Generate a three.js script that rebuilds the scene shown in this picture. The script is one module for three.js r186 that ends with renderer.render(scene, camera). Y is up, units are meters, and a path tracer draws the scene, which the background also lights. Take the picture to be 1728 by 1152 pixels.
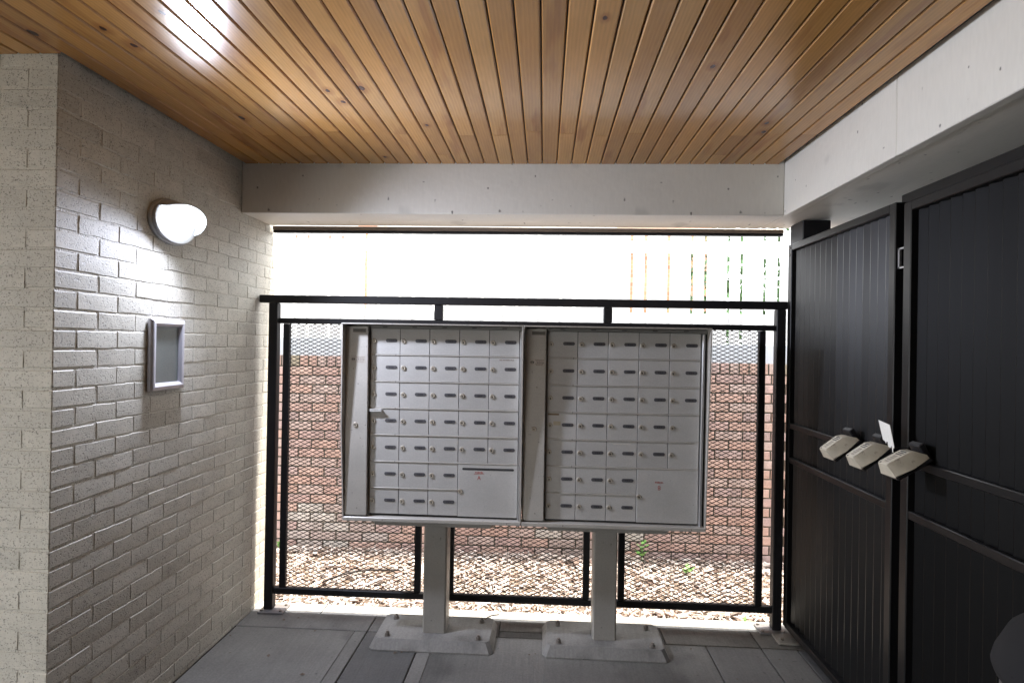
import * as THREE from 'three';
import { ConvexGeometry } from 'three/addons/geometries/ConvexGeometry.js';
import { mergeGeometries, toCreasedNormals } from 'three/addons/utils/BufferGeometryUtils.js';

// ------------------------------------------------------------------ camera, sky, sun, exposure
const scene = new THREE.Scene();
const camera = new THREE.PerspectiveCamera(58.76, 1024 / 682, 0.05, 400);
camera.rotation.order = 'YXZ';
camera.position.set(0, 1.557, 0);
camera.rotation.set(THREE.MathUtils.degToRad(0.184), THREE.MathUtils.degToRad(3.06), THREE.MathUtils.degToRad(0.967));

const SUN = new THREE.Vector3(0.36, 1, -0.10).normalize();
{ // bright hazy sky
  const W = 512, H = 256, d = new Float32Array(W * H * 4);
  for (let j = 0; j < H; j++) for (let i = 0; i < W; i++) {
    const up = ((j + 0.5) / H - 0.5) * Math.PI, az = ((i + 0.5) / W - 0.5) * 2 * Math.PI, y = Math.sin(up);
    const x = Math.cos(az) * Math.cos(up), z = Math.sin(az) * Math.cos(up);
    const cs = Math.max(0, x * SUN.x + y * SUN.y + z * SUN.z);
    const t = Math.max(0, y), glow = 0.9 * Math.pow(cs, 24) + 0.35 * Math.pow(cs, 4);
    const L = y < -0.02 ? 0.25 : 1.65 + 0.15 * (1 - t), o = (j * W + i) * 4;
    d[o] = L * 0.97 + glow; d[o + 1] = L * 0.99 + glow; d[o + 2] = L * 1.03 + glow * 0.97; d[o + 3] = 1;
  }
  const sky = new THREE.DataTexture(d, W, H, THREE.RGBAFormat, THREE.FloatType);
  sky.mapping = THREE.EquirectangularReflectionMapping; sky.magFilter = THREE.LinearFilter; sky.needsUpdate = true;
  scene.background = sky; scene.environment = sky;
}
const sun = new THREE.DirectionalLight(0xfff4e4, 3.6);
sun.position.copy(SUN).multiplyScalar(30);
sun.castShadow = true; sun.shadow.radius = 5;
sun.shadow.mapSize.set(2048, 2048);
Object.assign(sun.shadow.camera, { left: -12, right: 12, top: 12, bottom: -12, near: 1, far: 60 });
scene.add(sun);
const EXPOSURE = 4.15;

// ------------------------------------------------------------------ helpers
let seed = 12345;
const rnd = () => { seed = (seed + 0x6d2b79f5) | 0; let t = Math.imul(seed ^ (seed >>> 15), 1 | seed); t = (t + Math.imul(t ^ (t >>> 7), 61 | t)) ^ t; return ((t ^ (t >>> 14)) >>> 0) / 4294967296; };
const rr = (a, b) => a + (b - a) * rnd();
const pick = (a) => a[Math.floor(rnd() * a.length)];
const used = new Map();
function numbered(n) { const k = used.get(n) ?? 0; used.set(n, k + 1); return k ? n + '_' + String(k).padStart(3, '0') : n; }
function tag(o, label, category, group) { o.userData.label = label; o.userData.category = category; if (group) o.userData.group = group; return o; }
function shadows(m) { m.castShadow = true; m.receiveShadow = true; return m; }
function thing(name, label, category, pos = [0, 0, 0], group) {
  const g = new THREE.Group(); g.name = numbered(name); g.position.set(...pos); scene.add(g); return tag(g, label, category, group);
}
function structure(name, pos = [0, 0, 0]) { const g = new THREE.Group(); g.name = numbered(name); g.position.set(...pos); g.userData.kind = 'structure'; scene.add(g); return g; }
function structMesh(name, geo, mat) { const m = shadows(new THREE.Mesh(geo, mat)); m.name = numbered(name); m.userData.kind = 'structure'; scene.add(m); return m; }
function part(parent, name, geo, mat, pos, rot) {
  const m = shadows(new THREE.Mesh(geo, mat)); m.name = name;
  if (pos) m.position.set(...pos); if (rot) m.rotation.set(...rot);
  parent.add(m); return m;
}
// uv in metres from the dominant axis of each face
function uvBox(g, ou = 0, ov = 0) {
  if (g.index) g = g.toNonIndexed();
  if (!g.attributes.normal) g.computeVertexNormals();
  const p = g.attributes.position, uv = new Float32Array(p.count * 2), a = new THREE.Vector3(), b = new THREE.Vector3(), c = new THREE.Vector3();
  for (let i = 0; i < p.count; i += 3) {
    a.fromBufferAttribute(p, i); b.fromBufferAttribute(p, i + 1); c.fromBufferAttribute(p, i + 2);
    const n = b.clone().sub(a).cross(c.clone().sub(a)), ax = Math.abs(n.x), ay = Math.abs(n.y), az = Math.abs(n.z);
    [a, b, c].forEach((v, k) => {
      const q = ax >= ay && ax >= az ? [v.z, v.y] : ay >= az ? [v.x, v.z] : [v.x, v.y];
      uv[(i + k) * 2] = q[0] + ou; uv[(i + k) * 2 + 1] = q[1] + ov;
    });
  }
  g.setAttribute('uv', new THREE.BufferAttribute(uv, 2));
  return g;
}
const strip = (g) => { g = g.index ? g.toNonIndexed() : g; for (const k of Object.keys(g.attributes)) if (!['position', 'normal', 'uv'].includes(k)) g.deleteAttribute(k); return g; };
const join = (list) => mergeGeometries(list.map(strip), false);
const boxCache = new Map();
// a box with chamfered edges
function cbox(w, h, d, c = 0.002, ou = 0, ov = 0) {
  const key = [w, h, d, c, ou, ov].map((v) => v.toFixed(4)).join();
  if (boxCache.has(key)) return boxCache.get(key);
  c = Math.min(c, w * 0.45, h * 0.45, d * 0.45);
  const pts = [], X = w / 2, Y = h / 2, Z = d / 2;
  for (const sx of [-1, 1]) for (const sy of [-1, 1]) for (const sz of [-1, 1]) {
    pts.push(new THREE.Vector3(sx * (X - c), sy * (Y - c), sz * Z), new THREE.Vector3(sx * (X - c), sy * Y, sz * (Z - c)), new THREE.Vector3(sx * X, sy * (Y - c), sz * (Z - c)));
  }
  const g = uvBox(new ConvexGeometry(pts), ou, ov);
  boxCache.set(key, g); return g;
}
function rawBox(w, h, d, x = 0, y = 0, z = 0) { return uvBox(new THREE.BoxGeometry(w, h, d).translate(x, y, z), rnd() * 3, rnd() * 3); }
const span = (x0, x1, y0, y1, z0, z1, c) => cbox(x1 - x0, y1 - y0, z1 - z0, c).clone().translate((x0 + x1) / 2, (y0 + y1) / 2, (z0 + z1) / 2);
// prism: 2D profile (list of [a,b]) extruded
function prism(profile, depth, bevel = 0) {
  const s = new THREE.Shape(profile.map(([a, b]) => new THREE.Vector2(a, b)));
  return new THREE.ExtrudeGeometry(s, { depth, bevelEnabled: bevel > 0, bevelSize: bevel, bevelThickness: bevel, bevelSegments: 1, steps: 1, curveSegments: 12 });
}

// ---- textures
function hash(x, y, s) { let h = Math.imul(x, 374761393) ^ Math.imul(y, 668265263) ^ Math.imul(s, 2147483647 ^ 0x5bd1e995); h = Math.imul(h ^ (h >>> 13), 1274126177); return ((h ^ (h >>> 16)) >>> 0) / 4294967296; }
function vnoise(u, v, px, py, s) { // tileable, u,v in [0,1)
  const x = u * px, y = v * py, ix = Math.floor(x), iy = Math.floor(y), fx = x - ix, fy = y - iy;
  const sx = fx * fx * (3 - 2 * fx), sy = fy * fy * (3 - 2 * fy), m = (a, n) => ((a % n) + n) % n;
  const a = hash(m(ix, px), m(iy, py), s), b = hash(m(ix + 1, px), m(iy, py), s), c = hash(m(ix, px), m(iy + 1, py), s), e = hash(m(ix + 1, px), m(iy + 1, py), s);
  return a + (b - a) * sx + (c - a) * sy + (a - b - c + e) * sx * sy;
}
function fbm(u, v, px, py, s, oct = 4) { let t = 0, w = 0, k = 1; for (let i = 0; i < oct; i++) { t += k * vnoise(u, v, px << i, py << i, s + i * 17); w += k; k *= 0.55; } return t / w; }
const S = (v, a, b) => { const t = Math.min(1, Math.max(0, (v - a) / (b - a))); return t * t * (3 - 2 * t); };
function tex(W, H, fn, srgb, rep) { // fn(u,v) -> [r,g,b] in 0..1 (sRGB values when srgb) or a number
  const d = new Uint8Array(W * H * 4);
  for (let j = 0; j < H; j++) for (let i = 0; i < W; i++) {
    const c = fn(i / W, j / H), o = (j * W + i) * 4, q = typeof c === 'number' ? [c, c, c] : c;
    for (let k = 0; k < 3; k++) d[o + k] = Math.max(0, Math.min(255, Math.round(q[k] * 255)));
    d[o + 3] = 255;
  }
  const t = new THREE.DataTexture(d, W, H, THREE.RGBAFormat);
  t.wrapS = t.wrapT = THREE.RepeatWrapping; t.magFilter = THREE.LinearFilter; t.minFilter = THREE.LinearMipmapLinearFilter; t.generateMipmaps = true;
  if (srgb) t.colorSpace = THREE.SRGBColorSpace;
  if (rep) t.repeat.set(rep[0], rep[1]);
  t.needsUpdate = true; return t;
}
function canvasTex(w, h, draw) {
  const c = document.createElement('canvas'); c.width = w; c.height = h; const g = c.getContext('2d'); g.clearRect(0, 0, w, h); draw(g, w, h);
  const t = new THREE.CanvasTexture(c); t.colorSpace = THREE.SRGBColorSpace; return t;
}
const M = (o) => new THREE.MeshStandardMaterial(o);
const rgb = (r, g, b) => new THREE.Color().setRGB(r, g, b);

// painted brick: pitted face, drips of old paint
const paintPit = (u, v) => { const n = vnoise(u, v, 150, 220, 5), m = vnoise(u, v, 90, 60, 9); return S(n, 0.66, 0.84) * S(m, 0.25, 0.6); };
const T_paint = tex(512, 512, (u, v) => { const k = 0.93 + 0.1 * (fbm(u, v, 6, 6, 1) - 0.5) + 0.04 * (vnoise(u, v, 120, 120, 3) - 0.5) - 0.34 * paintPit(u, v) - 0.05 * S(fbm(u, v, 5, 9, 21), 0.62, 0.78); return [k, k * 0.995, k * 0.985]; }, true, [2.2, 2.2]);
const B_paint = tex(512, 512, (u, v) => 0.6 + 0.35 * (fbm(u, v, 14, 14, 31) - 0.5) + 0.25 * (vnoise(u, v, 110, 110, 33) - 0.5) - 0.5 * paintPit(u, v), false, [2.2, 2.2]);
const paints = (c) => [1, 0.96, 0.92, 1.03].map((k) => M({ color: rgb(c[0] * k, c[1] * k, c[2] * k), map: T_paint, bumpMap: B_paint, bumpScale: 0.0012, roughness: 0.58 }));
const mPaintBrick = paints([0.535, 0.52, 0.462]);
const mPaintMortar = M({ color: rgb(0.535, 0.52, 0.462), map: T_paint, bumpMap: B_paint, bumpScale: 0.002, roughness: 0.6 });

// clear-varnished softwood
function woodFn(s) {
  const knots = []; for (let i = 0; i < 2; i++) knots.push([hash(i, s, 71), hash(i, s, 72), 0.009 + 0.012 * hash(i, s, 73)]);
  return (u, v) => { // u along plank (2.4 m), v across (0.0765 m x 4)
    const ww = 0.02 * (fbm(u, v, 4, 2, s) - 0.5);
    let g = 0.5 + 0.5 * Math.sin((v + ww + 0.05 * (fbm(u, v, 2, 3, s + 3) - 0.5)) * 150 + 6 * fbm(u, v, 3, 5, s + 5));
    let k = 0.94 + 0.05 * (g - 0.5) + 0.12 * (fbm(u, v, 8, 5, s + 9) - 0.5) + 0.06 * (vnoise(u, v, 60, 180, s + 11) - 0.5);
    let c = [0.86 * k, 0.665 * k, 0.415 * k];
    const blotch = S(fbm(u, v, 6, 6, s + 40), 0.55, 0.8) * 0.16; c = [c[0] * (1 - blotch * 0.7), c[1] * (1 - blotch), c[2] * (1 - blotch * 1.1)];
    for (const [ku, kv, r] of knots) {
      let du = Math.abs(u - ku); du = Math.min(du, 1 - du) * 2.4; let dv = Math.abs(v - kv); dv = Math.min(dv, 1 - dv) * 0.306;
      const d = Math.hypot(du * 0.62, dv) / r + 0.25 * (vnoise(u, v, 90, 40, s + 50) - 0.5), a = 1 - S(d, 0.45, 0.75), b = 1 - S(d, 0.8, 2.4);
      c = [c[0] * (1 - 0.55 * a - 0.12 * b), c[1] * (1 - 0.66 * a - 0.17 * b), c[2] * (1 - 0.6 * a - 0.2 * b)];
    }
    return c;
  };
}
const mWood = [];
for (const s of [101, 202, 303]) {
  const map = tex(1024, 256, woodFn(s), true, [1 / 2.4, 1 / 0.306]);
  for (const [r, g, b] of [[1, 1, 1], [0.84, 0.78, 0.69], [1.04, 1, 0.93]]) mWood.push(new THREE.MeshPhysicalMaterial({ color: rgb(0.75 * r, 0.70 * g, 0.585 * b), map, roughness: 0.22, specularIntensity: 1, ior: 1.5 }));
}
// concrete
const T_conc = tex(512, 512, (u, v) => { const k = 0.86 + 0.22 * (fbm(u, v, 4, 4, 7, 5) - 0.5) + 0.05 * (vnoise(u, v, 160, 6, 8) - 0.5) + 0.10 * (vnoise(u, v, 200, 200, 12) - 0.5) - 0.3 * S(vnoise(u, v, 60, 60, 61), 0.965, 0.99) - 0.16 * S(fbm(u, v, 3, 3, 64), 0.6, 0.75); return [k, k * 0.99, k * 0.97]; }, true, [0.9, 0.9]);
const B_conc = tex(512, 512, (u, v) => 0.5 + 0.5 * (vnoise(u, v, 200, 6, 8) - 0.5) + 0.4 * (vnoise(u, v, 180, 180, 12) - 0.5), false, [0.9, 0.9]);
const conc = (r, g, b, rough = 0.75) => M({ color: rgb(r, g, b), map: T_conc, bumpMap: B_conc, bumpScale: 0.0015, roughness: rough });
const mSlab = [conc(0.165, 0.163, 0.156), conc(0.175, 0.172, 0.164), conc(0.152, 0.15, 0.146)];
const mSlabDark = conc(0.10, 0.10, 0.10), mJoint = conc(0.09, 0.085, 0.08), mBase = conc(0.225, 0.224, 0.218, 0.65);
// painted board (beams)
const T_board = tex(512, 512, (u, v) => { const k = 0.96 + 0.05 * (fbm(u, v, 3, 5, 301) - 0.5) + 0.02 * (vnoise(u, v, 200, 40, 305) - 0.5) - 0.5 * S(vnoise(u, v, 40, 40, 309), 0.955, 0.985) - 0.1 * S(fbm(u, v, 5, 4, 311), 0.68, 0.8); return [k, k * 0.992, k * 0.97]; }, true, [0.8, 0.8]);
const B_board = tex(256, 256, (u, v) => 0.5 + 0.6 * (fbm(u, v, 40, 40, 320, 3) - 0.5), false, [1.2, 1.2]);
const mBeam = M({ color: rgb(0.69, 0.688, 0.662), map: T_board, bumpMap: B_board, bumpScale: 0.0012, roughness: 0.5 });
// metals and paints
const R_wear = tex(256, 256, (u, v) => 0.42 + 0.35 * (fbm(u, v, 5, 5, 401) - 0.5) + 0.1 * (vnoise(u, v, 100, 100, 403) - 0.5), false, [1.5, 1.5]);
const T_dust = tex(512, 512, (u, v) => { const k = 0.93 + 0.09 * (fbm(u, v, 5, 5, 411) - 0.5) + 0.05 * (vnoise(u, v, 180, 180, 413) - 0.5) - 0.35 * S(vnoise(u, v, 48, 48, 415), 0.965, 0.99); return [k, k * 0.99, k * 0.975]; }, true, [1.6, 1.6]);
const mDoor = [1, 0.95, 1.04].map((k) => M({ color: rgb(0.51 * k, 0.512 * k, 0.505 * k), map: T_dust, roughness: 0.42, metalness: 0.1 }));
const mHousing = M({ color: rgb(0.47, 0.458, 0.43), map: T_dust, roughness: 0.4, metalness: 0.1 });
const mAlu = M({ color: rgb(0.72, 0.72, 0.71), roughness: 0.28, metalness: 0.85 });
const mHollow = M({ color: rgb(0.03, 0.03, 0.03), roughness: 0.8 });
const mPlate = M({ color: rgb(0.09, 0.09, 0.10), map: T_dust, roughness: 0.35 });
const mPlateText = M({ color: rgb(0.035, 0.035, 0.04), roughness: 0.5 });
const mLock = M({ color: rgb(0.40, 0.36, 0.295), roughness: 0.4, metalness: 0.35 });
const mKey = M({ color: rgb(0.02, 0.018, 0.015), roughness: 0.6 });
const mPost = M({ color: rgb(0.32, 0.312, 0.29), map: T_dust, roughness: 0.45, metalness: 0.15 });
const mBolt = M({ color: rgb(0.20, 0.18, 0.16), roughness: 0.5, metalness: 0.6 });
const mBlack = new THREE.MeshPhysicalMaterial({ color: rgb(0.013, 0.013, 0.015), map: T_dust, roughness: 0.5, specularIntensity: 0.5 });
const mGate = new THREE.MeshPhysicalMaterial({ color: rgb(0.003, 0.003, 0.003), map: T_dust, roughness: 0.34, specularIntensity: 0.9 });
const mGateDull = new THREE.MeshPhysicalMaterial({ color: rgb(0.003, 0.003, 0.003), map: T_dust, roughness: 0.5, specularIntensity: 0.2 });
const mGateFrame = new THREE.MeshPhysicalMaterial({ color: rgb(0.005, 0.005, 0.0055), map: T_dust, roughness: 0.4, specularIntensity: 0.5 });
const mSilver = M({ color: rgb(0.52, 0.52, 0.57), roughness: 0.35, metalness: 0.55 });

// ------------------------------------------------------------------ ground and floor
structMesh('ground', new THREE.PlaneGeometry(300, 300).rotateX(-Math.PI / 2).translate(0, -0.14, 0), conc(0.42, 0.41, 0.39));
{
  const floor = structure('floor');
  part(floor, 'joint_bed', span(-6, 3, -0.13, -0.012, -3.5, 4.5, 0.002), mJoint);
  const slab = (x0, x1, z0, z1, mat, gl = 0.003, gr = 0.003) => { const h = 0.10, y = rr(-0.0006, 0.0006); part(floor, 'slab', uvBox(cbox(x1 - x0 - gl - gr, h, z1 - z0 - 0.006, 0.003).clone(), rnd() * 4, rnd() * 4), mat, [(x0 + gl + x1 - gr) / 2, -h / 2 + y, (z0 + z1) / 2]); };
  // edge strip along the planting bed, rounded on its outer edge
  const ZE = -3.395;
  const edge = (x0, x1, zi, mat) => part(floor, 'edge_slab', uvBox(cbox(x1 - x0 - 0.006, 0.1, zi - ZE - 0.003, 0.003).clone(), rnd() * 4, rnd() * 4), mat, [(x0 + x1) / 2, -0.05, (zi - 0.003 + ZE) / 2]);
  const mSunlitEdge = conc(0.42, 0.415, 0.40);  // same concrete as the slabs; sun on the outer edge painted as paler colour
  const sunlit_edge = (x0, x1) => {
    const zi = ZE, mat = mSunlitEdge, prof = [[0.0015, -0.1]], zo = 3.535 + zi, r = 0.022; prof.push([0.0015, 0]);
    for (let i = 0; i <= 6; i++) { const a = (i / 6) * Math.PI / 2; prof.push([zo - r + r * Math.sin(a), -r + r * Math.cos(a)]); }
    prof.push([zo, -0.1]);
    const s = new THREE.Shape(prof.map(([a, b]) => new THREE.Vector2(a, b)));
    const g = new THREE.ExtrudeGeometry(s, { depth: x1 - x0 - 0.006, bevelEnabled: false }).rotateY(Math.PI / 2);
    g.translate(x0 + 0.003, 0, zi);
    part(floor, 'sunlit_edge', uvBox(g, rnd() * 4, rnd() * 4), mat);
  };
  for (const [a, b] of [[-3.2, -1.25], [-1.25, 0.3], [0.3, 1.85], [1.85, 3]]) sunlit_edge(a, b);
  edge(-3.2, -0.925, -3.213, mSlab[2]); edge(-0.925, -0.22, -3.213, mSlab[2]); edge(-0.22, 0.66, -3.277, mSlab[2]); edge(0.66, 1.148, -3.213, mSlab[0]); edge(1.148, 3, -3.213, mSlab[0]);
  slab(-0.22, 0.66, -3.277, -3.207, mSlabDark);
  const rows = [[-3.213, -1.2], [-1.2, 1.2], [1.2, 4.4]];
  for (const [z0, z1] of rows) {
    for (const x of [-5.9, -4.8, -3.7, -2.6]) slab(x, x + 1.1 - (x === -2.6 ? 0.15 : 0), z0, z1, pick(mSlab));
    slab(-1.649, -0.992, z0, z1, mSlab[0], 0.003, 0.0004); slab(-0.992, -0.925, z0, z1, mSlab[0], 0.0004, 0.003);
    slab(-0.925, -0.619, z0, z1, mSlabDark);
    slab(-0.619, -0.545, z0, z1, mSlab[1], 0.003, 0.0004); slab(-0.545, 0.865, z0, z1, mSlab[1], 0.0004, 0.003);
    slab(0.865, 1.148, z0, z1, mSlab[2]); slab(1.148, 1.331, z0, z1, mSlab[0]);
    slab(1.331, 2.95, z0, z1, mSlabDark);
  }
}

// ------------------------------------------------------------------ painted brick wall on the left
const XL = -1.649, ZC = -1.951, COURSE = 0.0677, YK = 2.459, YC = 2.503;
const WOB = 7;
// a brick facing +z: wavy outline, eased edges; centred on x,y, face at z = 0, body behind
function brickGeo(w, h, depth, wob, tilt) {
  const N = 6, per = [], ch = Math.min(0.0035, depth * 0.12);
  const pt = (x, y) => per.push([x + rr(-wob, wob) * 0.5, y + rr(-wob, wob)]);
  const X = w / 2, Y = h / 2;
  for (let i = 0; i < N; i++) pt(-X + (w * i) / N, -Y);
  pt(X, -Y); pt(X, 0);
  for (let i = 0; i < N; i++) pt(X - (w * i) / N, Y);
  pt(-X, Y); pt(-X, 0);
  const n = per.length, pos = [], idx = [];
  const zf = (y) => tilt * (-y / Y);
  for (const [x, y] of per) { const l = ch; pos.push(x - Math.sign(x) * l * 0.8, y - Math.sign(y) * l * (Math.abs(y) > Y * 0.5 ? 1 : 0), zf(y)); }
  for (const [x, y] of per) pos.push(x, y, zf(y) - ch);
  for (const [x, y] of per) pos.push(x, y, -depth);
  pos.push(0, 0, 0.0006); const c = 3 * n;
  for (let i = 0; i < n; i++) { const j = (i + 1) % n; idx.push(c, i, j, i, n + i, n + j, i, n + j, j, n + i, 2 * n + i, 2 * n + j, n + i, 2 * n + j, n + j); }
  let g = new THREE.BufferGeometry(); g.setAttribute('position', new THREE.Float32BufferAttribute(pos, 3)); g.setIndex(idx);
  g = toCreasedNormals(g, 0.3);
  return g;
}
{
  const wall = thing('brick_wall', 'cream painted brick wall with the lamp and the framed board on it', 'wall');
  const zEnd = -3.62, xEnd = -2.6, TH = 0.1935, TB = 0.0935;
  // mortar core, just behind the faces
  const rec = 0.0015;
  part(wall, 'mortar', span(XL - 0.19, XL - rec, 0, YC + 0.3, zEnd + 0.004, ZC - 0.02, 0.001), mPaintMortar); part(wall, 'mortar', span(xEnd, XL - rec, 0, YC + 0.3, ZC - 0.0195, ZC - rec, 0.001), mPaintMortar);
  const full = Array.from({ length: 7 }, () => brickGeo(0.1985, 0.0630, 0.02, 0.0024, rr(-0.0006, 0.0012)));
  const half = Array.from({ length: 4 }, () => brickGeo(0.0970, 0.0630, 0.02, 0.0024, rr(-0.0006, 0.0012)));
  const list = [];
  const nC = 37;
  for (let i = -1; i < nC; i++) {
    const yb = Math.max(0.004, YK - (i + 1) * COURSE), yt = YK - i * COURSE; if (yt > YC + 0.04 || yt < 0.02) continue;
    const y = (yb + yt) / 2, h = yt - yb, even = (i & 1) === 0;
    // corner brick: a whole brick seen on both faces
    list.push({ corner: true, even, y, h, size: 10 });
    let u = even ? 0.2032 : 0.1016;
    while (u < ZC - zEnd - 0.03) { const w = Math.min(0.2032, ZC - zEnd - u - 0.002); list.push({ side: 1, u, w, y, h, size: 4 - u - (y < 0.5 ? 0.2 : 0) }); u += 0.2032; }
    u = even ? 0.1016 : 0.2032;
    while (u < XL - xEnd - 0.05) { list.push({ side: 0, u, w: 0.2032, y, h, size: u < 0.21 ? 9 : -u }); u += 0.2032; }
  }
  list.sort((a, b) => b.size - a.size);
  const rest = [], restFront = [];
  list.forEach((b, k) => {
    const mat = pick(mPaintBrick);
    const put = (geo, x, y, z, ry) => {
      if (k < 296) part(wall, 'brick', geo, mat, [x, y, z], [0, ry, 0]);
      else { const g = geo.clone(); g.rotateY(ry); g.translate(x, y, z); (b.side ? rest : restFront).push(g); }
    };
    if (b.corner) {
      const lz = b.even ? TH : TB, lx = b.even ? TB : TH;
      const pts = [], c = 0.003, w = () => rr(-0.0012, 0.0012), H = b.h / 2 - 0.0042;
      for (const sy of [-1, 1]) { // outer corner with eased edge, plus far ends
        pts.push([0 - c, sy * (H - c) + w(), 0], [0, sy * (H - c) + w(), -c], [-c, sy * H + w(), -c], [0, sy * (H - c) + w(), -lz], [-c, sy * H + w(), -lz], [-lx, sy * (H - c) + w(), 0], [-lx, sy * H + w(), -c], [-lx, sy * H, -lz]);
      }
      const g = uvBox(new ConvexGeometry(pts.map((p) => new THREE.Vector3(...p))), rnd() * 5, rnd() * 5);
      put(g, XL + 0.0008, b.y, ZC + 0.0008, 0);
    } else {
      let base = b.w > 0.15 ? pick(full) : pick(half);
      const std = b.w > 0.15 ? 0.2032 : 0.1012, flat = Math.abs(b.w - std) > 0.004 || b.h < 0.06;
      let g = base.clone();
      if (flat) g.scale(b.w / std, b.h / COURSE, 1);
      g = uvBox(g, rnd() * 5, rnd() * 5);
      const pr = rr(-0.0004, 0.0008);
      if (b.side) put(g, XL + pr, b.y, ZC - b.u - b.w / 2, Math.PI / 2);
      else put(g, XL - b.u - b.w / 2, b.y, ZC + pr * 0.6, 0);
    }
  });
  for (const [l, mt] of [[rest, mPaintBrick[0]], [restFront, mPaintBrick[0]]]) { const m = part(wall, 'brick_courses', join(l), mt); m.userData.kind = 'stuff'; }
}

// ------------------------------------------------------------------ ceiling of planks
{
  const ceil = structure('ceiling');
  const PW = 0.0765, x0 = 1.222, n = Math.ceil((x0 + 5.5) / PW);
  const prof = (w) => [[0.0022, 0.004], [0.0065, 0], [w - 0.0065, 0], [w - 0.0022, 0.004], [w - 0.0022, 0.016], [0.0022, 0.016]];
  const plank = (x, za, zb, mat) => {
    const g = prism(prof(PW + rr(-0.0006, 0.0006)), zb - za - 0.0015); // x across, y up, z along
    const p = g.attributes.position, uv = new Float32Array(p.count * 2), ou = rnd() * 2.4, ov = Math.floor(rnd() * 4) * PW;
    for (let i = 0; i < p.count; i++) { uv[2 * i] = p.getZ(i) + ou; uv[2 * i + 1] = p.getX(i) + ov; }
    g.setAttribute('uv', new THREE.BufferAttribute(uv, 2));
    part(ceil, 'plank', g, mat, [x, YC + rr(0, 0.0012), za + 0.0007]);
  };
  const phase = -0.868, k0 = Math.round((phase - x0) / PW);
  for (let i = 0; i < n; i++) {
    const xr = phase + (-k0 - i) * PW; // right edge of plank i
    const x = xr - PW; if (x < -5.3) break;
    const back = x < XL - 0.03 ? ZC + 0.004 : -3.1915;
    const cuts = [back];
    if (x > XL - 0.03) { if ((i & 1) === 0) cuts.push(-2.73 + rr(-0.03, 0.03)); if (i % 9 === 4) cuts.push(-3.04); }
    cuts.push(rr(-0.9, 0.6) - (i & 1) * 0.3, rr(1.2, 2.2), 3.9);
    cuts.sort((a, b) => a - b);
    for (let k = 0; k + 1 < cuts.length; k++) plank(x, cuts[k], cuts[k + 1], pick(mWood));
  }
  part(ceil, 'backing_board', span(-5.35, 1.223, YC + 0.02, YC + 0.06, -3.2, 3.9, 0.001), mHollow);
}
// beams
tag(structThing('beam', join([uvBox(span(XL + 0.001, 1.2225, 2.238, 2.53, -3.54, -3.19, 0.004))]), mBeam), 'white painted beam across the back of the wooden ceiling above the opening', 'beam');
{
  const b = thing('beam', 'long white beam along the right edge of the wooden ceiling above the black gates', 'beam');
  part(b, 'board', span(1.223, 1.262, 2.2385, 2.53, -3.54, -2.196, 0.003), mBeam); part(b, 'board', span(1.223, 1.262, 2.238, 2.53, -2.194, 3.9, 0.003), mBeam);
  part(b, 'soffit', span(1.262, 3.0, 2.2405, 2.29, -3.54, 3.9, 0.002), mBeam);
}
function structThing(name, geo, mat) { const m = shadows(new THREE.Mesh(geo, mat)); m.name = numbered(name); scene.add(m); return m; }
{ // drip flashing under the outer edge of the back beam
  const f = thing('flashing', 'thin brown metal drip edge under the outer side of the white back beam', 'flashing');
  part(f, 'strip', span(XL + 0.012, 1.36, 2.213, 2.2375, -3.575, -3.545, 0.002), M({ color: rgb(0.16, 0.125, 0.10), roughness: 0.4, metalness: 0.3 }));
  part(f, 'lip', span(XL + 0.012, 1.36, 2.199, 2.212, -3.585, -3.55, 0.002), mBlack);
}
{ // unseen wall added behind the camera to cut light from the front
  const w = thing('added_rear_wall', 'added unseen wall behind the camera that cuts light from the front', 'wall');
  part(w, 'light_blocker', span(-3.4, 3.05, -0.1, 2.5, 3.6, 3.85, 0.004), conc(0.16, 0.155, 0.15));
}
{ // added light blockers out of view: slab overhead, walls behind the gates
  structMesh('sky_block_slab', join([span(-5.36, 3.05, 2.565, 2.95, -3.545, 3.95, 0.01)]), mBeam);  // unseen slab added over the planks to keep the overhead sky out
  const w = thing('added_gate_wall', 'added unseen dark wall behind the black gates, back part kept low to light the soffit', 'wall');
  part(w, 'light_blocker', join([span(2.9, 3.05, -0.1, 2.24, -3.5, 3.4, 0.004), span(1.50, 2.9, -0.1, 2.08, -3.5, -3.36, 0.004), span(1.40, 2.9, -0.1, 2.24, 3.2, 3.4, 0.004)]), conc(0.06, 0.06, 0.06));  // added enclosure; gap over its back part lets light onto the soffit
}

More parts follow.
